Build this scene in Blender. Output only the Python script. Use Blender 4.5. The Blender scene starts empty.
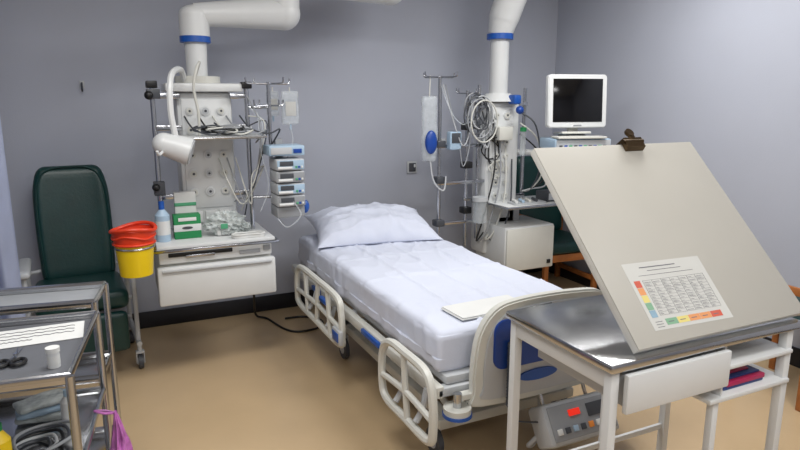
import bpy, bmesh, math, random
from mathutils import Vector, Matrix, noise, Euler
random.seed(4)
S=bpy.context.scene
COL=S.collection
# ---------------------------------------------------------------- materials
def lin(c):
    o=[]
    for v in c:
        v/=255.0
        o.append(v/12.92 if v<=0.04045 else ((v+0.055)/1.055)**2.4)
    return (*o,1)
def mat(name,c,rough=.5,metal=0,var=.06,ns=8,bump=0,bs=60,coat=0,alpha=1,trans=0,emit=0):
    m=bpy.data.materials.new(name); m.use_nodes=True
    n=m.node_tree.nodes; l=m.node_tree.links; b=n['Principled BSDF']
    tc=n.new('ShaderNodeTexCoord'); nz=n.new('ShaderNodeTexNoise'); nz.inputs['Scale'].default_value=ns; nz.inputs['Detail'].default_value=4
    l.new(tc.outputs['Object'],nz.inputs['Vector'])
    r=n.new('ShaderNodeValToRGB'); C=lin(c)
    r.color_ramp.elements[0].position=.3; r.color_ramp.elements[1].position=.7
    r.color_ramp.elements[0].color=(*[max(0,v*(1-var)) for v in C[:3]],1)
    r.color_ramp.elements[1].color=(*[min(1,v*(1+var)) for v in C[:3]],1)
    l.new(nz.outputs['Fac'],r.inputs['Fac']); l.new(r.outputs['Color'],b.inputs['Base Color'])
    b.inputs['Roughness'].default_value=rough; b.inputs['Metallic'].default_value=metal
    b.inputs['Coat Weight'].default_value=coat
    b.inputs['Alpha'].default_value=alpha; b.inputs['Transmission Weight'].default_value=trans
    if emit:
        l.new(r.outputs['Color'],b.inputs['Emission Color']); b.inputs['Emission Strength'].default_value=emit
    if bump:
        n2=n.new('ShaderNodeTexNoise'); n2.inputs['Scale'].default_value=bs; n2.inputs['Detail'].default_value=5
        l.new(tc.outputs['Object'],n2.inputs['Vector'])
        bp=n.new('ShaderNodeBump'); bp.inputs['Strength'].default_value=bump; bp.inputs['Distance'].default_value=.01
        l.new(n2.outputs['Fac'],bp.inputs['Height']); l.new(bp.outputs['Normal'],b.inputs['Normal'])
    return m
M=dict(
 wall=mat('wall_paint',(173,177,189),.75,var=.02,ns=2,bump=.08,bs=150),
 ceil=mat('ceiling_paint',(224,224,222),.9,var=.02),
 floor=mat('lino_floor',(188,163,128),.30,var=.05,ns=3,bump=.03,bs=40),
 skirt=mat('black_skirting',(22,24,32),.4),
 white=mat('white_enamel',(212,214,214),.35,var=.02),
 cream=mat('cream_plastic',(204,204,197),.4,var=.03),
 grey=mat('grey_plastic',(146,149,153),.45,var=.04),
 lgrey=mat('light_grey_plastic',(184,187,190),.45,var=.04),
 dgrey=mat('dark_grey_plastic',(66,69,75),.45,var=.06),
 black=mat('black_rubber',(18,18,20),.45,var=.1),
 chrome=mat('chrome_steel',(190,192,196),.2,1,var=.04),
 steel=mat('brushed_steel',(192,193,195),.2,1,var=.06,ns=5,bump=.03,bs=90),
 blue=mat('blue_plastic',(28,82,165),.35,var=.05),
 navy=mat('navy_panel',(22,66,150),.35,var=.05),
 lblue=mat('pale_blue_plastic',(162,186,206),.4,var=.05),
 sheet=mat('white_cotton',(204,209,224),.85,var=.015,ns=6,bump=.2,bs=20),
 teal=mat('green_vinyl',(6,52,50),.38,var=.12,ns=10,bump=.08,bs=60),
 wood=mat('orange_wood',(160,98,48),.45,var=.2,ns=14),
 yellow=mat('yellow_plastic',(232,198,20),.4,var=.03),
 red=mat('red_plastic',(215,60,28),.4,var=.08),
 green=mat('green_card',(30,130,75),.5,var=.05),
 orange=mat('orange_ink',(230,140,60),.7),
 board=mat('hardboard_beige',(171,168,160),.5,var=.02,ns=4),
 boardedge=mat('board_edge',(202,201,195),.5),
 paper=mat('paper_white',(216,217,215),.8,var=.02),
 chart=mat('chart_paper',(188,188,184),.6,var=.02),
 ink=mat('printed_ink',(105,105,110),.8),
 cred=mat('chart_red',(190,88,70),.7), coran=mat('chart_orange',(208,142,92),.7), cyel=mat('chart_yellow',(208,194,118),.7), cgrn=mat('chart_green',(120,160,132),.7), cblu=mat('chart_blue',(130,158,176),.7),
 bronze=mat('bronze_clip',(88,72,52),.35,.9,var=.15),
 screen=mat('black_screen',(6,6,8),.12),
 clear=mat('clear_plastic',(215,222,226),.15,var=.1,ns=30,bump=.4,bs=40,alpha=.35),
 film=mat('cellophane_pack',(200,207,206),.15,var=.25,ns=35,bump=.9,bs=35,alpha=.75),
 curtain=mat('curtain_fabric',(192,201,226),.85,var=.06,ns=5),
 mat_=mat('grey_tray_liner',(98,100,105),.4,var=.06,ns=5),
 pink=mat('magenta_bag',(178,104,172),.3,var=.45,ns=25,bump=.8,bs=30,alpha=.9),
 lamp=mat('lamp_diffuser',(255,250,240),.5,emit=1.2),
 led=mat('red_display',(240,45,25),.5,emit=.5),
 tape=mat('green_trace',(80,160,120),.5),
 bookr=mat('book_magenta',(170,30,80),.5), bookb=mat('book_blue',(40,60,120),.5),
)
# ---------------------------------------------------------------- mesh tools
def V(*a): return Vector(a)
def bm_box(p0,p1,bev=0,seg=2):
    bm=bmesh.new(); bmesh.ops.create_cube(bm,size=1)
    p0=Vector(p0);p1=Vector(p1);c=(p0+p1)/2;d=p1-p0
    for v in bm.verts: v.co=Vector((v.co.x*d.x,v.co.y*d.y,v.co.z*d.z))+c
    if bev:
        bev=min(bev,min(abs(x) for x in d)*.45)
        bmesh.ops.bevel(bm,geom=bm.edges[:],offset=bev,segments=seg,affect='EDGES',profile=.5)
    return bm
def bm_cone(a,b,r1,r2=None,seg=20,caps=True):
    if r2 is None:r2=r1
    a=Vector(a);b=Vector(b);d=b-a
    bm=bmesh.new(); bmesh.ops.create_cone(bm,cap_ends=caps,segments=seg,radius1=r1,radius2=r2,depth=d.length)
    q=d.to_track_quat('Z','Y').to_matrix().to_4x4()
    bmesh.ops.transform(bm,matrix=Matrix.Translation((a+b)/2)@q,verts=bm.verts)
    return bm
def bm_ball(c,r,seg=20,sc=(1,1,1)):
    bm=bmesh.new(); bmesh.ops.create_uvsphere(bm,u_segments=seg,v_segments=seg//2+2,radius=r)
    for v in bm.verts: v.co=Vector((v.co.x*sc[0],v.co.y*sc[1],v.co.z*sc[2]))+Vector(c)
    return bm
def catmull(p,closed=False,n=6):
    p=[Vector(x) for x in p]; N=len(p); out=[]
    rng=range(N) if closed else range(N-1)
    for i in rng:
        if closed: a,b,c,d=p[i-1],p[i],p[(i+1)%N],p[(i+2)%N]
        else: a,b,c,d=p[max(i-1,0)],p[i],p[i+1],p[min(i+2,N-1)]
        for k in range(n):
            t=k/n
            out.append(.5*((2*b)+(c-a)*t+(2*a-5*b+4*c-d)*t*t+(3*b-a-3*c+d)*t**3))
    if not closed: out.append(p[-1])
    return out
def bm_tube(pts,r,closed=False,smooth=True,seg=8,n=6):
    pts=catmull(pts,closed,n) if smooth else [Vector(x) for x in pts]
    bm=bmesh.new(); N=len(pts); rings=[]
    up=None
    for i,p in enumerate(pts):
        if closed: t=pts[(i+1)%N]-pts[i-1]
        else: t=pts[min(i+1,N-1)]-pts[max(i-1,0)]
        t.normalize()
        if up is None:
            up=Vector((0,0,1)) if abs(t.z)<.9 else Vector((1,0,0))
        s=t.cross(up)
        if s.length<1e-5: s=t.cross(Vector((.3,.8,.1)))
        s.normalize(); up=s.cross(t).normalized()
        rings.append([bm.verts.new(p+(s*math.cos(2*math.pi*k/seg)+up*math.sin(2*math.pi*k/seg))*r) for k in range(seg)])
    for i in range(N if closed else N-1):
        A=rings[i];B=rings[(i+1)%N]
        sh=0
        if closed and i==N-1:
            sh=min(range(seg),key=lambda s:(A[0].co-B[s].co).length)
        for k in range(seg):
            bm.faces.new((A[k],A[(k+1)%seg],B[(k+1+sh)%seg],B[(k+sh)%seg]))
    if not closed:
        bm.faces.new(rings[0][::-1]); bm.faces.new(rings[-1])
    bmesh.ops.recalc_face_normals(bm,faces=bm.faces[:])
    return bm
def bm_prism(pts,a,b,axis='Y',bev=0):
    """pts 2D polygon; extruded along axis between a and b"""
    bm=bmesh.new()
    def P(u,v,w):
        return {'Y':(u,w,v),'X':(w,u,v),'Z':(u,v,w)}[axis]
    A=[bm.verts.new(P(u,v,a)) for u,v in pts]; B=[bm.verts.new(P(u,v,b)) for u,v in pts]
    bm.faces.new(A); bm.faces.new(B[::-1])
    for i in range(len(pts)):
        j=(i+1)%len(pts); bm.faces.new((A[j],A[i],B[i],B[j]))
    bmesh.ops.recalc_face_normals(bm,faces=bm.faces[:])
    if bev: bmesh.ops.bevel(bm,geom=[e for e in bm.edges if e.calc_face_angle(0)>1],offset=bev,segments=2,affect='EDGES')
    return bm
def rr(x0,y0,x1,y1,r,n=5):
    o=[]
    for cx,cy,a0 in ((x1-r,y0+r,-90),(x1-r,y1-r,0),(x0+r,y1-r,90),(x0+r,y0+r,180)):
        for k in range(n+1):
            a=math.radians(a0+90*k/n); o.append((cx+r*math.cos(a),cy+r*math.sin(a)))
    return o
def bm_soft(p0,p1,r,cuts=16,amp=0,freq=6,seed=0):
    """rounded cushion-like box"""
    bm=bmesh.new(); bmesh.ops.create_cube(bm,size=1)
    bmesh.ops.subdivide_edges(bm,edges=bm.edges[:],cuts=cuts,use_grid_fill=True)
    p0=Vector(p0);p1=Vector(p1);c=(p0+p1)/2;h=(p1-p0)/2
    r=min(r,min(h)*.98)
    for v in bm.verts:
        p=Vector((v.co.x*2*h.x,v.co.y*2*h.y,v.co.z*2*h.z))
        q=Vector([max(-(h[i]-r),min(h[i]-r,p[i])) for i in range(3)])
        d=p-q
        if d.length>1e-6: p=q+d.normalized()*r
        if amp: p+= d.normalized()*amp*noise.noise(p*freq+Vector((seed,0,0))) if d.length>1e-6 else Vector()
        v.co=p+c
    return bm
def join(*bms):
    o=bmesh.new()
    for b in bms:
        me=bpy.data.meshes.new('t'); b.to_mesh(me); o.from_mesh(me); bpy.data.meshes.remove(me); b.free()
    return o
def to_obj(name,bm,material,smooth=True,ang=38):
    cs=[v.co for v in bm.verts]
    c=Vector([(min(v[i] for v in cs)+max(v[i] for v in cs))/2 for i in range(3)])
    for v in bm.verts: v.co-=c
    me=bpy.data.meshes.new(name); bm.to_mesh(me); bm.free()
    if smooth:
        for p in me.polygons: p.use_smooth=True
        me.set_sharp_from_angle(angle=math.radians(ang))
    me.materials.append(M[material])
    o=bpy.data.objects.new(name,me); COL.objects.link(o); o.location=c
    return o
class G:
    def __init__(s,name,loc,rot=(0,0,0),world=True):
        s.e=bpy.data.objects.new(name,None); s.e.empty_display_size=.1
        COL.objects.link(s.e); s.e.location=loc; s.e.rotation_euler=rot
        s.off=Vector(loc) if world else Vector((0,0,0))
    def add(s,name,bm,m,mtx=None,ang=38):
        if mtx is not None: bmesh.ops.transform(bm,matrix=mtx,verts=bm.verts)
        o=to_obj(name,bm,m,ang=ang); o.location=o.location-s.off; o.parent=s.e; return o
    def box(s,name,p0,p1,m,bev=.004,mtx=None): return s.add(name,bm_box(p0,p1,bev),m,mtx)
    def cyl(s,name,a,b,r,m,r2=None,seg=20): return s.add(name,bm_cone(a,b,r,r2,seg),m)
    def tube(s,name,pts,r,m,**k): return s.add(name,bm_tube(pts,r,**k),m)
    def ball(s,name,c,r,m,sc=(1,1,1)): return s.add(name,bm_ball(c,r,sc=sc),m)
def solo(name,bm,m,ang=38): return to_obj(name,bm,m,ang=ang)
def castor(g,x,y,r=.05,zt=.2,fork='chrome',wheel='black'):
    g.add('castor_wheel',join(bm_cone((x-.013,y,r),(x+.013,y,r),r,seg=24)),wheel)
    g.add('castor_hub',bm_cone((x-.016,y,r),(x+.016,y,r),r*.5,seg=16),'lgrey')
    g.add('castor_fork',join(bm_box((x-.024,y-.015,r-.012),(x-.018,y+.015,r*2+.02),.002),bm_box((x+.018,y-.015,r-.012),(x+.024,y+.015,r*2+.02),.002),
        bm_box((x-.024,y-.02,r*2+.008),(x+.024,y+.02,r*2+.022),.003),bm_cone((x,y,r*2+.015),(x,y,zt),.013)),fork)
# ---------------------------------------------------------------- room
X0,X1,Y0,Y1,H=-1.7,3.7,-2.0,4.56,2.8
solo('floor',bm_box((X0-.1,Y0-.1,-.1),(X1+.1,Y1+.1,0)),'floor')
solo('ceiling',bm_box((X0-.1,Y0-.1,H),(X1+.1,Y1+.1,H+.1)),'ceil')
solo('wall_back',bm_box((X0-.1,Y1,0),(X1+.1,Y1+.1,H)),'wall')
solo('wall_right',bm_box((X1,Y0,0),(X1+.1,Y1,H)),'wall')
solo('wall_left',bm_box((X0-.1,Y0,0),(X0,Y1,H)),'wall')
solo('wall_front',bm_box((X0-.1,Y0-.1,0),(X1+.1,Y0,H)),'wall')
solo('baseboard_back',bm_box((X0,Y1-.012,0),(X1,Y1,.12),.004),'skirt')
solo('baseboard_right',bm_box((X1-.012,Y0,0),(X1,Y1-.012,.12),.004),'skirt')
solo('baseboard_left',bm_box((X0,Y0,0),(X0+.012,Y1-.012,.12),.004),'skirt')
# ceiling lights (real fixtures)
def fixture(x,y,w,d,power,col=(1,.995,.985)):
    g=G('ceiling_light',(x,y,H))
    g.box('housing',(x-w/2-.03,y-d/2-.03,H-.05),(x+w/2+.03,y+d/2+.03,H),'white')
    g.box('diffuser',(x-w/2,y-d/2,H-.06),(x+w/2,y+d/2,H-.045),'lamp')
    L=bpy.data.lights.new('tube_light','AREA'); L.shape='RECTANGLE'; L.size=w; L.size_y=d; L.energy=power; L.color=col
    o=bpy.data.objects.new('tube_light',L); COL.objects.link(o); o.parent=g.e; o.location=(0,0,-.07)
fixture(.2,2.2,1.2,.6,33)
fixture(2.5,2.6,1.2,.6,38)
fixture(1.9,.3,1.2,.6,31)
fixture(.4,-.6,1.2,.6,36)
# wall hook, socket
g=G('wall_hook',(-.095,Y1,1.69))
g.box('plate',(-.11,Y1-.006,1.665),(-.08,Y1,1.715),'lgrey'); g.tube('hook',[(-.095,Y1-.005,1.70),(-.095,Y1-.05,1.69),(-.095,Y1-.055,1.66),(-.095,Y1-.03,1.65)],.006,'dgrey')
g=G('wall_socket',(2.27,Y1,1.05))
g.box('plate',(2.225,Y1-.014,1.0),(2.315,Y1,1.10),'lgrey'); g.box('insert',(2.24,Y1-.022,1.015),(2.30,Y1-.012,1.085),'dgrey')
g.box('switch',(2.28,Y1-.027,1.05),(2.295,Y1-.02,1.075),'white')
# curtain
def curtain():
    bm=bmesh.new(); nx,nz=120,24; rows=[]
    for j in range(nz+1):
        z=.25+(2.68-.25)*j/nz; row=[]
        for i in range(nx+1):
            x=-1.35+.94*i/nx
            y=3.3+.035*math.sin(x*58+.5*math.sin(z*1.5))+.01*math.sin(x*23+z)
            row.append(bm.verts.new((x,y,z)))
        rows.append(row)
    for j in range(nz):
        for i in range(nx): bm.faces.new((rows[j][i],rows[j][i+1],rows[j+1][i+1],rows[j+1][i]))
    bmesh.ops.solidify(bm,geom=bm.faces[:],thickness=.003)
    return bm
g=G('privacy_curtain',(-.9,3.3,0)); g.add('fabric',curtain(),'curtain',ang=80)
g.tube('rail',[(-1.6,3.3,2.7),(-.38,3.3,2.7)],.014,'white',smooth=False)
for x in (-1.5,-.45): g.cyl('ceiling_bracket',(x,3.3,2.7),(x,3.3,H),.01,'white')
# ---------------------------------------------------------------- bed
BX0,BX1,BY0,BY1=1.18,2.07,2.12,4.18
g=G('hospital_bed',(1.625,3.1,0))
def ridge(v): return (1-abs(noise.noise(v))*2.2)
def mattress():
    bm=bmesh.new(); bmesh.ops.create_cube(bm,size=1)
    bmesh.ops.subdivide_edges(bm,edges=bm.edges[:],cuts=120,use_grid_fill=True)
    h=Vector(((BX1-BX0)/2,(BY1-BY0)/2,.095)); c=Vector(((BX0+BX1)/2,(BY0+BY1)/2,.555)); r=.04
    for v in bm.verts:
        p=Vector((v.co.x*2*h.x,v.co.y*2*h.y,v.co.z*2*h.z))
        q=Vector([max(-(h[i]-r),min(h[i]-r,p[i])) for i in range(3)])
        d=p-q
        if d.length>1e-6: p=q+d.normalized()*r
        if p.z>h.z-.02:
            for cx in (-.20,.02,.24): p.z+=.008*math.exp(-((p.x-cx-.012*math.sin(p.y*3))/.009)**2)
            for cy in (-.62,-.2,.22): p.z+=.007*math.exp(-((p.y-cy-.01*math.sin(p.x*5))/.012)**2)
            p.z+=.005*noise.noise(p*5)
            k=ridge(Vector((p.x*3.5+p.y*1.2,p.y*2.0-p.x,4)))
            p.z+=.009*max(0,k)**3
            k=ridge(Vector((p.x*6-p.y*2,p.y*3.5,9)))
            p.z+=.011*max(0,k)**3*min(1,max(0,(p.y+.3)*1.3))
        else:
            k=.014*noise.noise(Vector((p.y*9,p.z*3,p.x*9)))+.006*noise.noise(Vector((p.y*25,p.z*6,2)))
            if abs(p.x)>h.x-.03: p.x+=math.copysign(k+.012*(1 if p.z<-.02 else 0)*abs(math.sin(p.y*7)),p.x)
            if p.y<-h.y+.03: p.y-=k
            p.z+=.025*noise.noise(Vector((p.y*4,0,p.x*4))) if p.z<-.06 else 0
        v.co=p+c
    return bm
g.add('sheeted_mattress',mattress(),'sheet',ang=80)
g.box('mattress_deck',(1.2,2.08,.43),(2.05,4.2,.47),'lgrey',.01)
for x in (1.14,2.07): g.box('side_frame',(x,2.06,.385),(x+.045,4.22,.44),'cream',.012)
for y in (2.06,3.1,4.17): g.box('cross_member',(1.15,y,.39),(2.1,y+.05,.43),'lgrey',.008)
for ya,yb in ((2.62,2.85),(3.55,3.7)): g.box('blue_grip',(1.125,ya,.40),(1.145,yb,.43),'blue',.006)
# lower chassis
for x in (1.28,1.92): g.box('chassis_rail',(x,2.2,.15),(x+.05,3.6,.20),'cream',.01)
for y in (2.2,3.5): g.box('chassis_cross',(1.24,y,.15),(2.0,y+.08,.20),'cream',.01)
g.box('motor_cover',(1.36,2.4,.18),(1.9,3.3,.30),'grey',.03)
for y in (2.45,3.2):
    g.box('lift_column_outer',(1.5,y,.18),(1.72,y+.16,.32),'lgrey',.02); g.box('lift_column_inner',(1.53,y+.02,.3),(1.69,y+.14,.43),'chrome',.01)
for y0,y1 in ((2.25,2.9),(2.9,2.35)):
    g.tube('lift_strut',[(1.33,y0,.2),(1.33,y1,.41)],.016,'cream',smooth=False); g.tube('lift_strut',[(1.92,y0,.2),(1.92,y1,.41)],.016,'cream',smooth=False)
for x in (1.255,1.985):
    for y in (2.27,3.46):
        castor(g,x,y,.065,.17,'lgrey','dgrey')
# side rails
def siderail(x,ya,yb,z0,z1,n):
    w=yb-ya
    P=[(x,ya+.04,z0),(x,ya,z0+.06),(x,ya+.01,z1-.07),(x,ya+.07,z1),(x,(ya+yb)/2,z1+.008),(x,yb-.09,z1),(x,yb-.01,z1-.07),(x,yb,z0+.07),(x,yb-.05,z0),(x,(ya+yb)/2,z0-.004)]
    g.tube('side_rail_frame',P,.019,'cream',closed=True)
    zm=z0+(z1-z0)*.42
    g.tube('side_rail_bar',[(x,ya,zm-.02),(x,(ya+yb)/2,zm),(x,yb,zm-.02)],.014,'cream')
    for k in range(1,n+1):
        y=ya+w*k/(n+1); s_=.02*(1 if k%2 else -1)
        g.tube('side_rail_post',[(x,y-s_,z0),(x,y,zm),(x,y+s_,z1)],.015,'cream')
    for y in (ya+w*.3,ya+w*.7):
        s=1 if x<1.6 else -1
        g.tube('side_rail_arm',[(x,y,z0+.03),(x+.03*s,y,z0+.08),(x+.05*s,y,.41)],.014,'lgrey')
for x in (1.085,2.165):
    siderail(x,3.02,3.88,.27,.53,3)
    siderail(x,1.98,2.48,.24,.53,1)
    s=-1 if x<1.6 else 1
    g.box('rail_control_panel',(x+.02*s-.012,2.98,.29),(x+.02*s+.012,3.10,.37),'lgrey',.006); g.box('rail_control_keys',(x+.032*s-.004,2.995,.305),(x+.032*s+.004,3.085,.355),'blue',.001)
g.box('rail_release',(1.07,3.25,.43),(1.10,3.38,.46),'blue',.008)
# footboard
FB=[(1.33,.34),(1.98,.34),(2.02,.42),(2.02,.60),(1.99,.72),(1.93,.77),(1.8,.785),(1.65,.79),(1.50,.785),(1.40,.765),(1.33,.70),(1.295,.60),(1.285,.42)]
def smooth2(p,n=4): return [(v.x,v.y) for v in catmull([(a,b,0) for a,b in p],True,n)]
g.add('footboard',bm_prism(smooth2(FB),2.0,2.045,'Y',.008),'cream')
def scl(p,cx,cz,sx,sz): return [(cx+(a-cx)*sx,cz+(b-cz)*sz) for a,b in p]
g.add('footboard_panel_grey',bm_prism(smooth2(scl(FB,1.655,.56,.88,.86)),1.993,2.003,'Y',.002),'lgrey')
g.add('footboard_panel_blue',bm_prism(rr(1.37,.50,1.93,.715,.05),1.985,1.996,'Y',.002),'navy')
g.add('footboard_badge',bm_prism(smooth2([(1.60+.1*math.cos(a),.445+.025*math.sin(a)) for a in [i*.785 for i in range(8)]]),1.984,1.996,'Y'),'blue')
for x in (1.4,1.82): g.box('footboard_post',(x,2.03,.36),(x+.04,2.07,.5),'lgrey',.006)
g.tube('hand_grip_groove',[(1.47,1.988,.36),(1.45,1.985,.5),(1.455,1.985,.65),(1.51,1.985,.74),(1.65,1.985,.755)],.006,'black')
for x in (1.22,2.07):
    g.cyl('corner_bumper',(x,2.02,.335),(x,2.02,.36),.058,'cream',seg=28); g.cyl('bumper_band',(x,2.02,.322),(x,2.02,.336),.062,'blue',seg=28)
    g.cyl('bumper_stem',(x,2.02,.30),(x,2.02,.42),.018,'chrome'); g.box('bumper_arm',(min(x,1.6)if x<1.6 else 1.9,2.01,.385),(1.35 if x<1.6 else x,2.05,.41),'cream')
# hand-control coil cable
coil=[(1.44+.014*math.cos(k*1.1),1.965+.014*math.sin(k*1.1),.62-k*.0019) for k in range(150)]
g.tube('coiled_cable',coil,.0035,'dgrey',smooth=False,seg=6)
g.tube('cable_tail',[(1.44,1.965,.335),(1.47,1.96,.27),(1.58,1.95,.24)],.004,'dgrey')
# pressure pump hung low on the foot
mt=Matrix.Translation((1.77,1.93,.22))@Matrix.Rotation(math.radians(-32),4,'X')
g.box('mattress_pump',(-.19,-.05,-.09),(.19,.07,.09),'lgrey',.02,mt)
g.box('pump_face',(-.17,-.057,-.07),(.17,-.048,.075),'grey',.006,mt)
g.box('pump_display',(-.07,-.063,.02),(-.01,-.055,.047),'led',.002,mt)
g.box('pump_label',(.03,-.062,.0),(.15,-.055,.055),'dgrey',.002,mt)
for i in range(7):
    g.box('pump_key',(-.15+i*.042,-.063,-.045),(-.125+i*.042,-.055,-.02),('paper','dgrey','lblue','dgrey','orange','paper','tape')[i],.002,mt)
for x in (1.64,1.88): g.tube('pump_hook',[(x,1.98,.26),(x,2.02,.33),(x,2.05,.39)],.008,'chrome')
g.tube('pump_hose',[(1.62,1.95,.2),(1.56,1.98,.12),(1.66,2.05,.10),(1.75,2.15,.3)],.010,'lgrey')
# pillow
def pillow(cx,cy,z0,w,d,t,rz=0,tilt=0):
    bm=bmesh.new(); n=72; top=[];bot=[]
    for j in range(n+1):
        a=[];b=[]
        for i in range(n+1):
            u=-1+2*i/n; v=-1+2*j/n
            e=max(0,(1-abs(u)**2.7))**.66*max(0,(1-abs(v)**2.7))**.66
            x=u*w/2*(1-.09*(1-abs(v)**2)*abs(u)**3); y=v*d/2*(1-.10*(1-abs(u)**2)*abs(v)**3)
            wr=.020*noise.noise(Vector((x*7,y*10,3)))*e+.008*noise.noise(Vector((x*22,y*18,7)))*(e**.5)
            wr+=.016*max(0,ridge(Vector((x*5+y*4,y*7-x*2,2))))**3*(e**.6)
            wr+=.012*math.sin(16*u+7*v)*max(0,1-abs(1-abs(v))*2.2)*e
            zt=t*.72*e+wr; zb=-t*.28*e
            a.append((x,y,zt)); b.append((x,y,zb))
        top.append(a);bot.append(b)
    T=[[bm.verts.new(p) for p in r] for r in top]; B=[[bm.verts.new((p[0],p[1],p[2]-.001)) for p in r] for r in bot]
    for j in range(n):
        for i in range(n):
            bm.faces.new((T[j][i],T[j][i+1],T[j+1][i+1],T[j+1][i])); bm.faces.new((B[j][i],B[j+1][i],B[j+1][i+1],B[j][i+1]))
    for k in range(n):
        for (q,r2) in (((0,k),(0,k+1)),((n,k+1),(n,k))): bm.faces.new((T[q[0]][q[1]],B[q[0]][q[1]],B[r2[0]][r2[1]],T[r2[0]][r2[1]]))
        for (q,r2) in (((k+1,0),(k,0)),((k,n),(k+1,n))): bm.faces.new((T[q[0]][q[1]],B[q[0]][q[1]],B[r2[0]][r2[1]],T[r2[0]][r2[1]]))
    bmesh.ops.recalc_face_normals(bm,faces=bm.faces[:])
    bmesh.ops.transform(bm,matrix=Matrix.Translation((cx,cy,z0))@Matrix.Rotation(rz,4,'Z')@Matrix.Rotation(tilt,4,'X'),verts=bm.verts)
    return bm
solo('pillow',pillow(1.64,3.92,.722,.86,.58,.175,math.radians(-8),math.radians(11)),'sheet',ang=80)
g=G('folded_linen_pad',(1.5,2.25,.65)); mt=Matrix.Translation((1.52,2.28,.658))@Matrix.Rotation(.05,4,'Z')
for k in range(2): g.add('fold',bm_soft((-.19+.006*k,-.09+.004*k,.006*k),(.19,.09,.006*k+.007),.0034,10,.001,10),'paper',mt.copy())
# ---------------------------------------------------------------- steel table
g=G('steel_top_table',(1.695,1.5,0))
TX0,TX1,TY0,TY1=1.26,2.13,1.235,1.765
g.box('steel_top',(TX0,TY0,.822),(TX1,TY1,.85),'steel',.006)
for x in (1.275,2.075):
    for y in (1.25,1.72):
        g.box('leg',(x,y,0.02),(x+.032,y+.032,.822),'white',.004); g.cyl('leg_foot',(x+.016,y+.016,0),(x+.016,y+.016,.025),.018,'black')
for y in (1.25,1.72):
    g.box('inner_leg',(1.73,y,.02),(1.757,y+.027,.64),'white',.004); g.cyl('leg_foot',(1.744,y+.014,0),(1.744,y+.014,.025),.015,'black')
g.box('apron_back',(1.29,1.735,.76),(2.09,1.75,.822),'white')
g.box('apron_left',(1.28,1.27,.76),(1.295,1.73,.822),'white'); g.box('apron_right',(2.09,1.27,.79),(2.105,1.73,.822),'white')
g.box('drawer_front',(1.312,1.222,.69),(1.755,1.242,.814),'white',.006)
g.box('drawer_body',(1.33,1.242,.70),(1.74,1.66,.80),'lgrey'); g.box('shelf_side',(1.758,1.25,.62),(1.768,1.74,.822),'white')
g.box('upper_shelf',(1.762,1.24,.735),(2.10,1.74,.75),'white'); g.box('lower_shelf',(1.70,1.24,.625),(2.10,1.74,.642),'white')
g.box('shelf_back',(1.75,1.725,.61),(2.10,1.738,.80),'lgrey')
g.box('footrail',(1.29,1.73,.2),(2.09,1.745,.225),'white')
g=G('magazine_stack',(1.9,1.42,.642))
g.box('book',(1.80,1.27,.6425),(2.0,1.53,.655),'bookb',.003); g.box('book',(1.81,1.265,.655),(2.0,1.52,.672),'bookr',.003); g.box('magazine',(1.82,1.28,.672),(1.99,1.52,.679),'bookb',.002); g.box('magazine',(1.81,1.30,.679),(1.96,1.52,.685),'bookr',.002)
# ---------------------------------------------------------------- sloping clipboard
ang=math.radians(45.8)
g=G('sloped_clipboard',(1.375,1.25,.8735),(ang,0,0),world=False)
BW,BL=.785,.775
g.box('board_face',(0,0,-.004),(BW,BL,0),'board',.0015)
g.box('board_core',(0.0,0,-.03),(BW,BL,-.004),'boardedge',.002)
cu=.455
g.add('clip_body',bm_prism([(BL-.035,.001),(BL-.03,.022),(BL+.012,.026),(BL+.018,-.032),(BL+.008,-.034),(BL+.002,.004)],cu-.045,cu+.045,'X'),'bronze')
g.tube('clip_spring',[(cu-.05,BL-.002,.018),(cu+.05,BL-.002,.018)],.009,'bronze',smooth=False)
g.box('clip_tab',(cu-.016,BL+.0,.02),(cu+.016,BL+.04,.027),'bronze',.003); 
g.cyl('clip_tab_end',(cu,BL+.036,.018),(cu,BL+.036,.029),.018,'bronze')
inv=(Matrix.Translation((1.375,1.25,.8735))@Matrix.Rotation(ang,4,'X')).inverted()
for x in (1.84,2.06):
    g.add('support_prop',bm_box((x-.012,1.69,.851),(x+.012,1.714,1.282),.003),'boardedge',inv)
    g.add('support_prop_foot',bm_box((x-.015,1.45,.8505),(x+.015,1.73,.866),.003),'boardedge',inv)
g=G('observation_chart',(1.375,1.25,.8735),(ang,0,0),world=False)
pu,pv,pw,ph=.095,.045,.345,.235; e=.0007
mc=Matrix.Translation((pu,pv,0))@Matrix.Rotation(math.radians(-1.5),4,'Z')@Matrix.Diagonal((pw/.37,ph/.27,1,1))
g.box('sheet_paper',(0,0,.0002),(.37,.27,e),'chart',0,mc)
def q(n,a,b,c,d,m,h=.0012): g.box(n,(a,b,e),(c,d,h),m,0,mc)
for i,c in enumerate(['cred','coran','cyel','cgrn','cblu']): q('score_cell',.016,.168-i*.030,.043,.196-i*.030,c)
for i in range(12): q('grid_line',.055,.053+i*.0128,.345,.0536+i*.0128,'ink')
for i in range(8): q('grid_line',.055+i*.0414,.053,.0556+i*.0414,.194,'ink')
for r in range(11):
    for c in range(7):
        wd=.010+.022*random.random(); q('cell_text',.059+c*.0414,.0570+r*.0128,.059+c*.0414+wd,.0585+r*.0128,'ink',.0011)
        if random.random()<.5: q('cell_text',.059+c*.0414,.0608+r*.0128,.059+c*.0414+wd*.7,.062+r*.0128,'ink',.0011)
q('title',.07,.246,.24,.250,'ink'); q('subtitle',.10,.232,.26,.234,'ink'); q('subtitle',.05,.214,.31,.2155,'ink')
for i,c in enumerate(['cgrn','cyel','coran','coran','cred']): q('legend_cell',.065+i*.053,.014,.116+i*.053,.038,c)
for i in range(5): q('legend_text',.075+i*.053,.024,.10+i*.053,.027,'ink',.0014)
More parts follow.
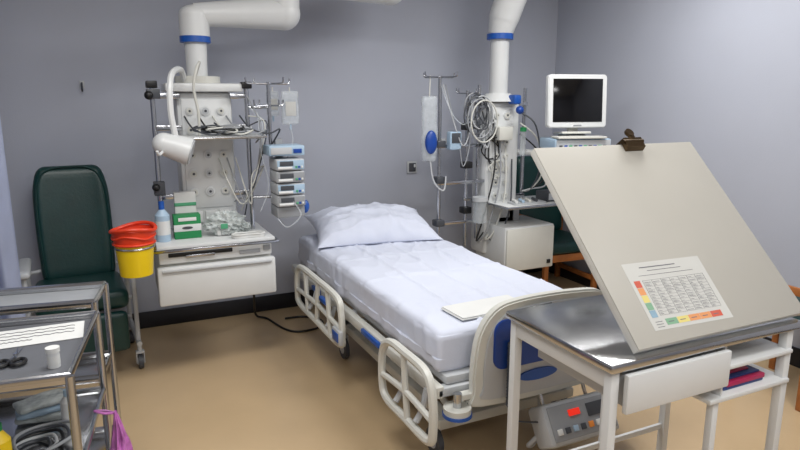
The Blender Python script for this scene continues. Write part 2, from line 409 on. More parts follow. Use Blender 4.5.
for i in range(3): q('legend_text',.02,.01+i*.01,.05,.012+i*.01,'ink')
# ---------------------------------------------------------------- medical pendants
def outlet(g,x,y,z,r=.026,c='lgrey'):
    g.cyl('gas_outlet_ring',(x,y,z),(x,y-.012,z),r,'white'); g.cyl('gas_outlet_face',(x,y-.011,z),(x,y-.016,z),r*.72,c); g.cyl('gas_outlet_hole',(x,y-.014,z),(x,y-.018,z),r*.28,'dgrey')
def tangle(g,name,c,s,r,m,n=9,seed=0):
    rnd=random.Random(seed); p=[]
    for i in range(n):
        a=i*1.9+rnd.random(); p.append((c[0]+s[0]*math.cos(a)*(.4+.6*rnd.random()),c[1]+s[1]*(rnd.random()-.5)*2,c[2]+s[2]*math.sin(a)*(.4+.6*rnd.random())))
    g.tube(name,p,r,m,seg=6)
g=G('medical_pendant',(.56,3.97,.47))
g.box('column',(.40,3.88,.78),(.72,4.08,1.64),'white',.02)
g.box('column_panel',(.425,3.872,.95),(.695,3.884,1.60),'white',.004)
for r in range(5):
    for c in range(3): 
        outlet(g,.47+c*.09,3.874,1.53-r*.11-(.04 if r>1 else 0),.028 if (r+c)%2 else .024,'cream' if c!=1 else 'lgrey')
for i in range(3): g.box('power_outlet',(.44+i*.085,3.866,.86),(.51+i*.085,3.882,.93),'white',.005)
g.box('top_cap',(.34,3.82,1.64),(.78,4.10,1.69),'white',.012); g.cyl('cap_disc',(.54,3.96,1.69),(.54,3.96,1.73),.13,'cream',seg=32)
for x in (.27,.80):
    g.cyl('frame_pole',(x,3.84,.72),(x,3.84,1.70),.014,'chrome')
    for z in (1.60,1.42,1.02): g.box('pole_bracket',(min(x,.56)if x<.5 else .7,3.83,z),(.42 if x<.5 else x,3.855,z+.03),'chrome',.004)
    g.box('pole_cap',(x-.03,3.81,1.66),(x+.03,3.87,1.70),'black',.006)
g.ball('clamp_knob',(.25,3.80,1.62),.025,'black'); g.ball('clamp_knob',(.25,3.80,1.10),.022,'black'); g.box('clamp_body',(.24,3.8,1.05),(.30,3.86,1.13),'dgrey')
g.box('clamp_body',(.24,3.79,1.60),(.31,3.86,1.655),'dgrey')
# drawers / shelf
g.box('shelf_plate',(.20,3.56,.775),(.87,4.08,.80),'white',.006)
g.tube('shelf_rail',[(.19,4.0,.775),(.185,3.56,.775),(.21,3.545,.775),(.86,3.545,.775),(.885,3.56,.775),(.885,4.0,.775)],.010,'chrome',smooth=False)
g.box('upper_drawer',(.22,3.57,.695),(.85,4.05,.775),'white',.008); g.box('upper_drawer_handle',(.27,3.558,.735),(.62,3.575,.757),'black',.004)
g.box('drawer_handle_grip',(.36,3.552,.728),(.52,3.562,.742),'chrome',.003)
g.box('drawer_label',(.66,3.562,.715),(.78,3.572,.735),'grey',.002)
g.box('drawer_latch',(.80,3.560,.725),(.84,3.572,.755),'grey',.002)
g.box('drawer_cabinet',(.22,3.60,.46),(.85,4.05,.695),'cream',.01); g.box('lower_drawer_front',(.205,3.545,.46),(.865,3.60,.68),'white',.012)
g.box('lower_drawer_lip',(.23,3.532,.655),(.84,3.556,.668),'lgrey',.004)
g.box('column_foot',(.42,3.9,.43),(.70,4.06,.47),'lgrey',.01)
# instrument shelf
g.box('instrument_shelf',(.37,3.60,1.375),(.84,3.87,1.39),'white',.004); g.tube('instrument_shelf_rail',[(.36,3.86,1.385),(.36,3.59,1.385),(.85,3.59,1.385),(.85,3.86,1.385)],.007,'chrome',smooth=False)
for k in range(5):
    x=.44+.08*k; g.tube('cable_loop',[(x,3.875,1.5),(x+.03,3.72,1.43),(x+.12,3.66,1.40),(x+.2,3.70,1.42),(x+.16,3.82,1.46-.04*k)],.005,('dgrey','black','cream','grey','dgrey')[k])
for k in range(5): tangle(g,'cable_tangle',(.60+.03*k,3.72,1.425),(.15,.07,.028),.005,('dgrey','cream','black','grey','lgrey')[k],11,k)
for k in range(3): g.tube('hanging_tube',[(.62+.05*k,3.865,1.25),(.66+.05*k,3.78,1.1-.03*k),(.72+.03*k,3.74,.98),(.80,3.78,1.05+.05*k),(.88,3.8,1.2)],.004,('cream','grey','cream')[k])
for k in range(4): g.tube('hanging_tube',[(.80,3.83,1.62-.06*k),(.86+.015*k,3.78,1.45),(.84-.01*k,3.76,1.25-.05*k),(.78,3.78,1.05),(.70+.02*k,3.86,.98-.03*k)],.004,('grey','clear','cream','dgrey')[k])
# shaft + arm
g.cyl('shaft',(.54,3.96,1.73),(.54,3.96,1.93),.06,'white',r2=.064,seg=32)
g.cyl('shaft_collar_blue',(.54,3.96,1.925),(.54,3.96,1.96),.088,'blue',seg=36)
g.cyl('elbow',(.54,3.96,1.955),(.54,3.96,2.08),.086,'white',seg=36); g.ball('elbow_dome',(.54,3.96,2.08),.086,'white',(1,1,.7))
g.cyl('lower_arm',(.54,3.96,2.085),(1.08,3.96,2.12),.064,'white',r2=.100,seg=36); g.ball('arm_end',(1.08,3.96,2.12),.102,'white')
g.cyl('arm_joint',(1.08,3.96,2.12),(1.08,3.96,2.31),.098,'white',seg=36); g.cyl('arm_joint_ring',(1.08,3.96,2.235),(1.08,3.96,2.25),.102,'blue',seg=36)
g.ball('joint_dome',(1.08,3.96,2.31),.105,'white',(1,1,.9)); g.cyl('upper_arm',(1.08,3.96,2.33),(1.80,3.96,2.31),.09,'white',r2=.095,seg=36)
g.ball('upper_arm_end',(1.80,3.96,2.33),.12,'white'); g.cyl('ceiling_column',(1.80,3.96,2.33),(1.80,3.96,H),.11,'white',seg=32); g.cyl('ceiling_flange',(1.80,3.96,H-.05),(1.80,3.96,H),.2,'white',seg=36)
# exam lamp on pendant
g.tube('lamp_arm',[(.46,3.90,1.69),(.43,3.80,1.76),(.37,3.66,1.74),(.345,3.60,1.66),(.34,3.585,1.52),(.355,3.585,1.40)],.017,'white')
g.cyl('lamp_head',(.295,3.60,1.36),(.425,3.57,1.315),.062,'white',r2=.078,seg=28); g.ball('lamp_head_dome',(.295,3.60,1.36),.062,'white'); g.cyl('lamp_lens',(.424,3.57,1.3155),(.432,3.568,1.3127),.068,'lgrey',seg=28)
g.tube('lamp_handle',[(.29,3.57,1.33),(.26,3.52,1.31),(.25,3.50,1.33)],.008,'white')
g.tube('curved_arm',[(.50,3.86,1.69),(.53,3.78,1.80),(.50,3.70,1.76),(.48,3.70,1.66),(.50,3.72,1.52),(.50,3.74,1.39)],.008,'cream')
# power lead to floor
g.tube('power_lead',[(.80,3.95,.48),(.84,4.1,.30),(.90,4.36,.05),(.98,4.36,.008),(1.04,4.1,.008),(1.12,4.0,.008),(1.27,4.02,.008),(1.33,4.15,.008),(1.24,4.28,.008),(1.1,4.3,.008)],.008,'black')
# IV pole left
def hooks(g,x,y,z,L=.13):
    for a in range(4):
        t=math.pi/2*a+.35; dx,dy=math.cos(t),math.sin(t)
        g.tube('drip_hook',[(x,y,z),(x+dx*L*.7,y+dy*L*.7,z),(x+dx*L,y+dy*L,z+.005),(x+dx*L*1.05,y+dy*L*1.05,z+.035)],.005,'chrome')
def ivbag(name,x,y,z,h=.17,w=.1,m='clear'):
    b=G(name,(x,y,z)); b.add('bag',bm_soft((x-w/2,y-.018,z-h),(x+w/2,y+.018,z-.01),.016,10,.004,15),m); b.tube('hanger',[(x,y,z-.02),(x,y,z+.012)],.004,'cream',smooth=False)
    b.cyl('port',(x,y,z-h-.03),(x,y,z-h+.005),.006,'lblue',seg=8); b.box('label',(x-w*.3,y-.0215,z-h*.75),(x+w*.3,y-.018,z-h*.35),'chart',.001); return b
g=G('iv_pole',(.93,3.82,.9))
g.cyl('pole',(.93,3.82,.92),(.93,3.82,1.70),.012,'chrome'); hooks(g,.93,3.82,1.69,.15); hooks(g,.93,3.82,1.56,.10)
for z in (1.55,1.0): g.tube('mount_arm',[(.80,3.84,z),(.93,3.82,z)],.010,'chrome',smooth=False)
g.tube('giving_set',[(1.06,3.86,1.46),(1.06,3.78,1.35),(1.0,3.7,1.25)],.0025,'clear',seg=6)
g.tube('giving_set',[(.85,3.78,1.52),(.84,3.70,1.3),(.86,3.62,1.1),(.80,3.6,.95)],.0025,'clear',seg=6)
ivbag('drip_bag',1.075,3.875,1.66,.22,.11)
ivbag('drip_bag',.985,3.945,1.66,.17,.08)
g=G('infusion_pump_stack',(.97,3.7,1.0))
g.box('rack_spine',(.945,3.76,.92),(.99,3.80,1.36),'grey')
g.box('pump_top',(.865,3.60,1.27),(1.08,3.76,1.33),'lblue',.008); g.box('pump_top_face',(.875,3.594,1.28),(1.0,3.602,1.32),'lgrey',.002); g.box('pump_top_screen',(1.01,3.594,1.285),(1.06,3.602,1.31),'navy',.001)
for i in range(4):
    z=1.185-i*.072
    g.box('pump_body',(.90,3.58,z),(1.07,3.76,z+.066),'lgrey',.008); g.box('pump_front',(.905,3.576,z+.006),(1.066,3.583,z+.060),'grey' if i%2 else 'lblue',.002); g.box('pump_window',(.92,3.572,z+.028),(1.0,3.579,z+.055),'dgrey',.001)
    for k in range(3): g.box('pump_key',(1.012+k*.017,3.571,z+.014),(1.024+k*.017,3.578,z+.026),('tape','blue','paper')[k],.001)
    g.cyl('syringe_barrel',(.905,3.567,z+.016),(.99,3.567,z+.016),.009,'white',seg=12)
g.box('pump_base',(.90,3.60,.90),(1.07,3.76,.965),'grey',.006); g.ball('blue_clamp',(1.09,3.66,.95),.026,'blue',(1,1,1.6)); g.cyl('clamp_shaft',(1.06,3.68,.95),(1.10,3.67,.95),.01,'blue')
g.tube('syringe_line',[(.99,3.57,1.0),(1.03,3.55,.92),(.95,3.56,.85),(.90,3.6,.9)],.0035,'clear',seg=6)
# objects on the shelf of the left pendant
b=G('spray_bottle',(.265,3.72,.8)); b.cyl('body',(.265,3.72,.8005),(.265,3.72,.95),.040,'lblue',seg=24); b.cyl('shoulder',(.265,3.72,.95),(.265,3.72,.985),.040,'lblue',r2=.014,seg=24); b.cyl('cap',(.265,3.72,.985),(.265,3.72,1.03),.016,'blue'); b.cyl('label',(.265,3.72,.84),(.265,3.72,.92),.0408,'white',seg=24)
b=G('glove_box',(.40,3.76,.8)); b.box('carton',(.325,3.72,.8005),(.475,3.80,.94),'green',.003); b.box('carton_band',(.324,3.719,.845),(.476,3.74,.885),'white',.001); b.box('carton_text',(.35,3.717,.905),(.45,3.721,.925),'paper',.001); b.add('opening',bm_prism(smooth2([(.398+.03*math.cos(i*.785),.865+.008*math.sin(i*.785)) for i in range(8)]),3.716,3.720,'Y'),'dgrey')
b=G('tissue_carton',(.41,3.835,.8)); b.box('carton',(.345,3.81,.8005),(.465,3.865,1.06),'paper',.003); b.box('stripe',(.344,3.807,.98),(.466,3.83,1.0),'tape',.001)
def crumple(c,s,seed,amp=.02):
    bm=bmesh.new(); bmesh.ops.create_icosphere(bm,subdivisions=5,radius=1)
    for v in bm.verts:
        d=v.co.normalized(); k=1+amp/.1*(max(0,ridge(d*2.2+Vector((seed,0,0))))**2-.5)+.12*noise.noise(d*6+Vector((0,seed,0)))+.05*noise.noise(d*15)
        v.co=Vector((d.x*s[0]*k,d.y*s[1]*k,max(-s[2]*.85,d.z*s[2]*k)))+Vector(c)
    return bm
b=G('dressing_packs_bag',(.62,3.74,.8))
b.add('clear_bag',crumple((.62,3.735,.868),(.115,.055,.072),3,.03),'film',ang=25)
b.add('clear_bag_tail',crumple((.71,3.73,.84),(.05,.04,.036),8,.04),'film',ang=25)
b.box('inner_pack',(.56,3.70,.803),(.64,3.765,.86),'paper',.01); b.box('inner_label',(.58,3.672,.85),(.62,3.676,.88),'tape',.001)
b=G('kidney_dish',(.74,3.61,.8))
kp=[(.66,3.58),(.72,3.59),(.79,3.58),(.82,3.61),(.79,3.65),(.72,3.645),(.66,3.65),(.63,3.615)]
b.add('dish',bm_prism(smooth2(kp),.8005,.803,'Z'),'paper'); b.tube('rim',[(x,y,.822) for x,y in kp],.005,'paper',closed=True)
bw=bmesh.new(); k=smooth2(kp); A=[bw.verts.new((x,y,.801)) for x,y in k]; B=[bw.verts.new((x,y,.822)) for x,y in k]
for i in range(len(k)): bw.faces.new((A[i],A[(i+1)%len(k)],B[(i+1)%len(k)],B[i]))
b.add('wall_of_dish',bw,'paper')
# sharps bin
sx,sy,sz=.10,3.44,.08
b=G('sharps_bin',(sx,sy,.7))
b.cyl('tub',(sx,sy,.615+sz),(sx,sy,.79+sz),.080,'yellow',r2=.096,seg=36)
bw=bm_cone((sx,sy,.785+sz),(sx,sy,.86+sz),.098,.108,36,False); b.add('red_bag_liner',bw,'red'); b.tube('rim',[(sx+.108*math.cos(i*.5236),sy+.108*math.sin(i*.5236),.86+sz+.012*math.sin(i*.9)) for i in range(12)],.010,'red',closed=True)
b.tube('rim_low',[(sx+.100*math.cos(i*.5236),sy+.100*math.sin(i*.5236),.787+sz) for i in range(12)],.007,'red',closed=True)
b.tube('bag_fold',[(sx+.104*math.cos(i*.5236),sy+.104*math.sin(i*.5236),.825+sz+.01*math.sin(i*1.7)) for i in range(12)],.006,'red',closed=True)
b.cyl('bag_inner',(sx,sy,.80+sz),(sx,sy,.805+sz),.098,'red',seg=36)
b.tube('holder_ring',[(sx+.092*math.cos(i*.5236),sy+.092*math.sin(i*.5236),.765+sz) for i in range(12)],.007,'chrome',closed=True)
b.tube('holder_bracket',[(sx+.06,sy+.07,.765+sz),(sx+.10,sy+.10,.765+sz),(.205,3.552,.79)],.009,'chrome',smooth=False)
# ---- right pendant
g=G('medical_pendant',(2.72,4.02,.42))
g.box('column',(2.57,3.92,.42),(2.87,4.12,1.58),'white',.03)
g.box('column_panel',(2.60,3.91,.7),(2.80,3.925,1.54),'white',.004)
for r in range(7): 
    for c in range(2): outlet(g,2.65+c*.09,3.911,1.48-r*.1,.028 if (r+c)%2 else .024,'cream')
g.cyl('cap_disc',(2.72,4.0,1.58),(2.72,4.0,1.64),.15,'white',r2=.09,seg=36)
g.cyl('shaft',(2.72,4.0,1.64),(2.72,4.0,2.03),.070,'white',seg=32); g.cyl('shaft_collar_blue',(2.72,4.0,2.03),(2.72,4.0,2.07),.098,'blue',seg=36)
g.cyl('elbow',(2.72,4.0,2.07),(2.735,3.97,2.20),.088,'white',r2=.112,seg=36); g.ball('elbow_dome',(2.735,3.97,2.20),.113,'white')
g.cyl('arm',(2.735,3.97,2.20),(2.78,3.86,2.48),.112,'white',r2=.115,seg=36); g.ball('arm_end',(2.78,3.86,2.48),.118,'white'); g.cyl('ceiling_column',(2.78,3.86,2.48),(2.78,3.86,H),.11,'white',seg=36); g.cyl('ceiling_flange',(2.78,3.86,H-.05),(2.78,3.86,H),.2,'white',seg=36)
for x,z0,z1 in ((2.19,.62,1.76),(2.42,.50,1.66),(2.52,.55,1.70),(2.93,.75,1.68)): g.cyl('frame_pole',(x,3.95,z0),(x,3.95,z1),.014,'chrome')
for z in (1.25,.98,.68): g.box('cross_rail',(2.17,3.935,z),(2.60,3.965,z+.025),'chrome',.004)
for z in (1.55,.85): g.box('cross_rail',(2.40,3.935,z),(2.95,3.965,z+.025),'chrome',.004)
hooks(g,2.19,3.95,1.75,.15); hooks(g,2.42,3.95,1.64,.10)
for z in (1.28,1.02,.7): g.box('clamp',(2.155,3.91,z-.025),(2.225,3.985,z+.025),'dgrey',.008)
for z in (1.40,1.12,.78): g.box('clamp',(2.385,3.91,z-.025),(2.455,3.985,z+.025),'black',.008)
for k in range(6):
    cx=2.44+.03*(k%3); cz=1.54-.02*k; R=.10+.010*k
    g.tube('coiled_hose',[(cx+R*.75*math.cos(i*.785),3.90-.012*k,cz+R*math.sin(i*.785)) for i in range(8)],.0055,('grey','dgrey','lgrey','dgrey','grey','cream')[k],closed=True)
for k in range(4): tangle(g,'cable_tangle',(2.5+.05*k,3.88,1.45-.12*k),(.09,.03,.14),.005,('dgrey','lgrey','black','cream')[k],10,20+k)
for k in range(4): g.tube('hanging_cable',[(2.62+.06*k,3.91,1.45-.1*k),(2.60+.05*k,3.84,1.1-.1*k),(2.50+.05*k,3.83,.72-.05*k),(2.48+.04*k,3.88,.55),(2.56+.03*k,3.91,.6)],.006,('black','grey','cream','dgrey')[k])
for k in range(4): g.tube('hanging_cable',[(2.88,3.93,1.50-.08*k),(2.96+.02*k,3.84,1.40-.1*k),(3.0+.02*k,3.82,1.1-.05*k),(2.95,3.86,.92),(2.90,3.9,.9)],.006,('dgrey','cream','black','lgrey')[k])
for k in range(3): g.tube('hanging_cable',[(2.19+.02*k,3.94,1.70),(2.25+.03*k,3.88,1.5-.1*k),(2.34,3.86,1.42-.15*k),(2.42,3.9,1.5-.1*k),(2.44,3.93,1.62)],.004,('clear','lgrey','grey')[k])
g.box('module',(2.62,3.82,1.30),(2.74,3.91,1.40),'cream',.008); g.box('blue_regulator',(2.735,3.81,1.56),(2.80,3.90,1.63),'blue',.015); g.ball('blue_knob',(2.77,3.79,1.52),.03,'navy')
g.cyl('flowmeter',(2.86,3.86,1.18),(2.86,3.86,1.36),.022,'clear'); g.cyl('flowmeter_cap',(2.86,3.86,1.36),(2.86,3.86,1.39),.024,'green')
g.cyl('suction_jar',(2.48,3.84,.70),(2.48,3.84,.86),.055,'clear',seg=24); g.cyl('suction_lid',(2.48,3.84,.86),(2.48,3.84,.89),.058,'lgrey',seg=24); g.box('suction_bracket',(2.47,3.84,.83),(2.49,3.95,.86),'grey')
g.box('small_monitor',(2.235,3.87,1.24),(2.33,3.93,1.37),'lblue',.01); g.box('small_monitor_screen',(2.247,3.864,1.29),(2.318,3.872,1.36),'dgrey',.002); g.box('monitor_clamp',(2.19,3.92,1.29),(2.26,3.95,1.32),'grey')
g.box('shelf_plate',(2.58,3.62,.815),(3.12,4.02,.835),'white',.006); g.tube('shelf_rail',[(2.57,4.0,.83),(2.57,3.61,.83),(3.13,3.61,.83),(3.13,4.0,.83)],.009,'chrome',smooth=False)
g.box('cabinet',(2.60,3.68,.33),(3.05,4.08,.67),'white',.012); g.box('cabinet_door',(2.61,3.665,.34),(3.04,3.682,.66),'cream',.006); g.box('cabinet_catch',(2.98,3.655,.37),(3.01,3.667,.40),'black',.003)
g.box('cabinet_post',(2.7,3.92,.66),(2.9,4.08,.82),'lgrey',.01)
# monitor tray carried by the pendant
g.tube('tray_arm',[(2.86,3.98,1.20),(3.02,3.80,1.20),(3.02,3.55,1.22)],.022,'white'); g.box('tray',(2.78,3.28,1.235),(3.22,3.60,1.255),'white',.006)
g.tube('tray_rail',[(2.77,3.58,1.245),(2.77,3.27,1.245),(3.23,3.27,1.245),(3.23,3.58,1.245)],.008,'chrome',smooth=False)
b=G('oxygen_mask_bag',(2.11,3.93,1.2)); b.add('blue_reservoir',bm_ball((2.085,3.88,1.30),.052,24,(.9,.5,1.6)),'navy'); b.add('clear_pouch',bm_soft((2.03,3.895,1.16),(2.15,3.945,1.62),.024,12,.01,12),'clear'); b.tube('hanger',[(2.09,3.92,1.60),(2.10,3.93,1.76)],.004,'cream',smooth=False)
b.tube('hose',[(2.10,3.92,1.17),(2.12,3.9,1.02),(2.19,3.88,.95),(2.22,3.9,1.05)],.006,'lgrey')
rz=math.radians(-14)
b=G('patient_monitor_base',(3.0,3.44,1.256),(0,0,rz),world=False)
b.box('body',(-.21,-.12,.001),(.21,.14,.075),'lblue',.012); b.box('bezel',(-.20,-.126,.008),(.20,-.118,.068),'lgrey',.004)
for i in range(10): b.box('key',(-.18+i*.036,-.131,.02),(-.158+i*.036,-.124,.034),('dgrey','navy','tape')[i%3],.001)
b.box('keyboard',(-.2,-.15,.078),(.16,-.025,.092),'cream',.005)
b.box('riser',(-.08,-.0,.07),(.08,.12,.0985),'dgrey',.01)
b=G('computer_monitor',(3.0,3.44,1.356),(math.radians(-4),0,rz),world=False)
b.box('stand_foot',(-.11,-.02,.002),(.11,.13,.02),'cream',.008); b.box('stand_neck',(-.04,.04,.01),(.04,.07,.16),'cream',.01)
fr=join(bm_prism(rr(-.22,.045,.22,.41,.025),-.02,.03,'Y',.006)); b.add('casing',fr,'white')
b.add('casing_back',bm_prism(rr(-.17,.09,.17,.37,.04),.028,.065,'Y',.01),'cream')
b.box('screen',(-.185,-.024,.085),(.185,-.017,.38),'screen',.002); b.box('brand_strip',(-.03,-.023,.058),(.03,-.019,.066),'grey',.001)
b=G('suction_catheter_tray',(2.85,3.7,.836)); b.add('tray',bm_prism(rr(2.68,3.66,2.96,3.80,.03),.836,.848,'Z'),'lgrey'); 
for k in range(4): b.cyl('tube_roll',(2.70+.06*k,3.69,.858),(2.73+.06*k,3.78,.858),.011,('paper','lblue','cream','dgrey')[k],seg=12)
b=G('equipment_box',(3.03,3.75,.836)); b.box('body',(2.99,3.70,.8355),(3.10,3.85,.91),'dgrey',.01); b.box('face',(3.0,3.694,.85),(3.09,3.702,.90),'lgrey',.002)
# ---------------------------------------------------------------- chairs
def recliner(name,loc,rz):
    g=G(name,loc,(0,0,rz),world=False)
    mt=Matrix.Translation((0.01,.22,.50))@Matrix.Rotation(math.radians(-9),4,'X')
    bb=bm_soft((-.205,-.05,-.02),(.205,.05,.70),.05,24,0)
    for v in bb.verts:
        t=max(0,(v.co.z-.50)/.20); v.co.x*=1-.16*t*t+.04*math.sin(max(0,v.co.z)*4.5)
        v.co.y+=-.02*abs(v.co.x/.205)**3
    g.add('backrest',bb,'teal',mt)
    g.add('backrest_piping',bm_tube([(-.185,-.058,.02),(-.195,-.06,.45),(-.165,-.058,.62),(-.10,-.056,.68),(0,-.056,.69),(.10,-.056,.68),(.165,-.058,.62),(.195,-.06,.45),(.185,-.058,.02)],.006),'teal',mt.copy())
    g.add('seat_cushion',bm_soft((-.24,-.29,.40),(.24,.22,.52),.045,18),'teal')
    g.add('leg_rest',bm_soft((-.22,-.33,.16),(.22,-.27,.40),.028,14),'teal')
    for s in (-1,1):
        x=s*.275
        g.add('armrest',bm_soft((x-.035,-.24,.63),(x+.035,.16,.675),.022,12),'lgrey')
        g.tube('side_frame',[(x,-.2,.16),(x,-.2,.64),(x,.1,.64),(x,.22,.64),(x,.22,.16)],.014,'lgrey',smooth=False)
        g.tube('base_bar',[(x,-.25,.16),(x,.25,.16)],.016,'lgrey',smooth=False)
        g.tube('seat_support',[(x,-.05,.40),(0,-.05,.395)],.012,'lgrey',smooth=False)
        g.tube('back_support',[(x,.2,.56),(s*.18,.24,.56)],.012,'lgrey',smooth=False)
        castor(g,x,-.23,.045,.16,'lgrey','dgrey'); castor(g,x,.23,.045,.16,'lgrey','dgrey')
    g.tube('cross_bar',[(-.275,.2,.2),(.275,.2,.2)],.012,'lgrey',smooth=False)
    return g
recliner('hospital_recliner_chair',(-.20,4.06,0),math.radians(4))
g=G('wooden_frame_armchair',(3.40,4.12,0),(0,0,math.radians(-4)),world=False)
mt=Matrix.Translation((0,.20,.44))@Matrix.Rotation(math.radians(-8),4,'X')
g.add('backrest',bm_soft((-.23,-.05,0),(.23,.05,.68),.05,16),'teal',mt); g.add('seat_cushion',bm_soft((-.235,-.30,.36),(.235,.2,.46),.04,16),'teal')
for s in (-1,1):
    x=s*.245
    g.box('front_leg',(x-.02,-.29,0),(x+.02,-.25,.60),'wood',.006); g.box('rear_leg',(x-.02,.22,0),(x+.02,.26,.62),'wood',.006)
    g.box('arm',(x-.03,-.31,.60),(x+.03,.26,.63),'wood',.01); g.box('side_rail',(x-.015,-.27,.30),(x+.015,.24,.36),'wood',.004); g.box('stretcher',(x-.012,-.27,.1),(x+.012,.24,.14),'wood',.004)
g.box('front_rail',(-.24,-.285,.30),(.24,-.26,.36),'wood',.004); g.box('back_rail',(-.24,.225,.30),(.24,.25,.36),'wood',.004)
# a wooden chair at right beyond the table
g=G('wooden_side_chair',(3.36,2.0,0),(0,0,math.radians(90)),world=False)
for x in (-.2,.2):
    g.box('front_leg',(x-.018,-.2,0),(x+.018,-.165,.44),'wood',.005); g.box('rear_leg',(x-.018,.17,0),(x+.018,.205,.66),'wood',.005); g.box('side_rail',(x-.012,-.18,.38),(x+.012,.19,.43),'wood',.004)
g.add('seat',bm_soft((-.22,-.22,.43),(.22,.20,.49),.025,12),'teal'); 
for z in (.52,.60): g.box('back_slat',(-.2,.178,z),(.2,.198,z+.045),'wood',.005)
g.box('front_rail',(-.2,-.19,.38),(.2,-.17,.43),'wood',.004)
# ---------------------------------------------------------------- trolleys
def trolley(loc,rz,w,d,h=.85,liner='mat_'):
    g=G('steel_instrument_trolley',loc,(0,0,rz),world=False)
    for x in (0,-w):
        for y in (0,-d):
            g.cyl('upright',(x,y,.12),(x,y,h+.0),.0125,'chrome'); castor(g,x,y,.04,.13,'chrome','dgrey')
    for z,m in ((h,liner),(.56,'steel'),(.22,'steel')):
        g.box('tray',(-w+.008,-d+.008,z-.022),(-.008,-.008,z-.016),m,.001)
        g.tube('tray_rim',[(0,0,z),(0,-d,z),(-w,-d,z),(-w,0,z)],.011,'chrome',closed=True,smooth=False)
        for a,b in (((-w,-d),(0,-d+.006)),((-w,-.006),(0,0)),((-w,-d),(-w+.006,0)),((-.006,-d),(0,0))): g.box('tray_side',(a[0],a[1],z-.024),(b[0],b[1],z),'steel',.001)
    return g
t1=trolley((-.075,2.37,0),math.radians(-7),.62,.54)
t2=trolley((-.045,2.72,0),math.radians(-9),.60,.24,.86,'grey')
R1=Matrix.Translation((-.085,2.37,0))@Matrix.Rotation(math.radians(-7),4,'Z')
def on1(name,x,y,z): 
    p=R1@Vector((x,y,z)); return G(name,p,(0,0,math.radians(-7)),world=False)
zt=.8345
b=on1('handwritten_note',-.145,-.13,zt+.001); 
b.box('paper',(-.17,-.085,0),(.13,.085,.0012),'paper',0,Matrix.Rotation(.12,4,'Z'))
for k in range(4):
    p=[]; yy=.05-.03*k
    for i in range(24):
        xx=-.14+.0105*i*(1 if k<3 else .5); p.append((xx,yy+.007*math.sin(i*2.1+k)*(.5+.5*noise.noise(Vector((i*.9,k,0)))),.0022))
    b.add('handwriting',bm_tube(p,.0012,seg=4,n=3),'ink',Matrix.Rotation(.12,4,'Z'))
b=on1('pill_bottle',-.05,-.42,zt); b.cyl('body',(0,0,0),(0,0,.046),.017,'white',seg=24); b.cyl('cap',(0,0,.046),(0,0,.060),.019,'paper',seg=24); b.cyl('label',(0,0,.01),(0,0,.036),.0175,'paper',seg=24)
b=on1('scissors',-.175,-.34,zt)
for s in (-1,1):
    b.add('handle_ring',bm_tube([(s*.022+.018*math.cos(i*.785),-.03+.024*math.sin(i*.785),.008) for i in range(8)],.006,closed=True),'black')
    b.add('blade',bm_prism([(s*.012,-.005),(s*.004,.03),(-s*.006,.10),(-s*.002,.03)],.005+.002*s,.008+.002*s,'Z'),'chrome')
b.cyl('pivot',(0,.03,.002),(0,.03,.013),.005,'chrome')
zs=.5445
b=on1('supply_box',-.42,-.30,zs); b.box('carton',(-.1,-.12,0),(.1,.12,.09),'cream',.004); b.box('label',(-.06,-.122,.02),(.06,-.118,.07),'blue',.001)
b=on1('cable_bundle',-.15,-.36,zs)
for k in range(5): b.tube('loop',[((.05+.008*k)*math.cos(i*.785)+.01*k,(.06+.008*k)*math.sin(i*.785),.008+.009*k+.006*math.sin(i*2)) for i in range(8)],.005,('dgrey','lgrey','black','dgrey','grey')[k],closed=True)
b=on1('wrapped_dressings',-.16,-.14,zs)
for i in range(3): b.add('pack',bm_soft((-.08,-.045,0),(.08,.045,.025),.012,8,.006,14,i),('film','lblue','film')[i],Matrix.Translation((0,0,.002+.024*i))@Matrix.Rotation(.25*i,4,'Z'))
b=on1('saline_bottle',-.06,-.25,zs); b.cyl('body',(0,0,0),(0,0,.10),.024,'white',seg=24); b.cyl('shoulder',(0,0,.10),(0,0,.12),.024,'white',r2=.01,seg=24); b.cyl('cap',(0,0,.12),(0,0,.14),.012,'lblue')
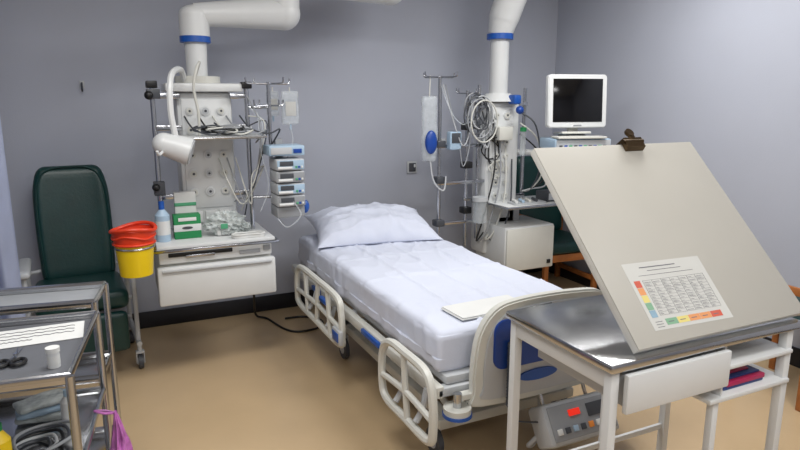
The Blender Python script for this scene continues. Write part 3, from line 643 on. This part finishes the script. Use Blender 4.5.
b=on1('yellow_detergent_bottle',-.20,-.47,zs); b.cyl('body',(0,0,0),(0,0,.11),.03,'yellow',seg=24); b.cyl('shoulder',(0,0,.11),(0,0,.14),.03,'yellow',r2=.012,seg=24); b.cyl('cap',(0,0,.14),(0,0,.16),.013,'green')
# limp plastic bag hanging from the trolley frame: narrow gathered neck, pleats, sagging bottom
def limp_bag():
    bm=bmesh.new(); N=72; K=30; rings=[]
    for j in range(K+1):
        t=j/K; z=.10-.30*t
        w=.008+.062*(math.sin(min(1,t*1.25)*math.pi*.5)**1.3)*(1-.75*max(0,(t-.82)/.18)**2)
        ring=[]
        for i in range(N):
            a=2*math.pi*i/N
            f=1+.22*math.sin(a*7+2*t)*(1-.5*t)+.18*noise.noise(Vector((math.cos(a)*2,math.sin(a)*2,t*5)))+.08*noise.noise(Vector((math.cos(a)*6,math.sin(a)*6,t*12)))
            ring.append(bm.verts.new((w*.55*f*math.cos(a)+.006*math.sin(t*5),w*1.05*f*math.sin(a),z+.012*noise.noise(Vector((a,t*3,5))))))
        rings.append(ring)
    for j in range(K):
        for i in range(N): bm.faces.new((rings[j][i],rings[j][(i+1)%N],rings[j+1][(i+1)%N],rings[j+1][i]))
    bm.faces.new(rings[-1]); bm.faces.new(rings[0][::-1])
    bmesh.ops.recalc_face_normals(bm,faces=bm.faces[:])
    return bm
b=on1('pink_plastic_bag',.066,-.2,.46)
b.add('bag',limp_bag(),'pink',ang=60)
b.tube('tie_loop',[(0,.0,.095),(-.03,-.01,.103),(-.062,0,.112),(-.03,.01,.103),(0,.0,.095)],.004,'pink')
# ---------------------------------------------------------------- world, camera
w=bpy.data.worlds.new('world'); S.world=w; w.use_nodes=True
w.node_tree.nodes['Background'].inputs['Color'].default_value=(.6,.65,.75,1); w.node_tree.nodes['Background'].inputs['Strength'].default_value=.3
cam=bpy.data.cameras.new('camera'); co=bpy.data.objects.new('camera',cam); COL.objects.link(co)
co.location=(0,0,1.6); co.rotation_euler=(math.radians(78.5),0,math.radians(-25.4)); cam.sensor_width=36; cam.lens=27.9; cam.clip_start=.02
S.camera=co
S.view_settings.view_transform='Standard'; S.view_settings.look='None'; S.view_settings.exposure=0
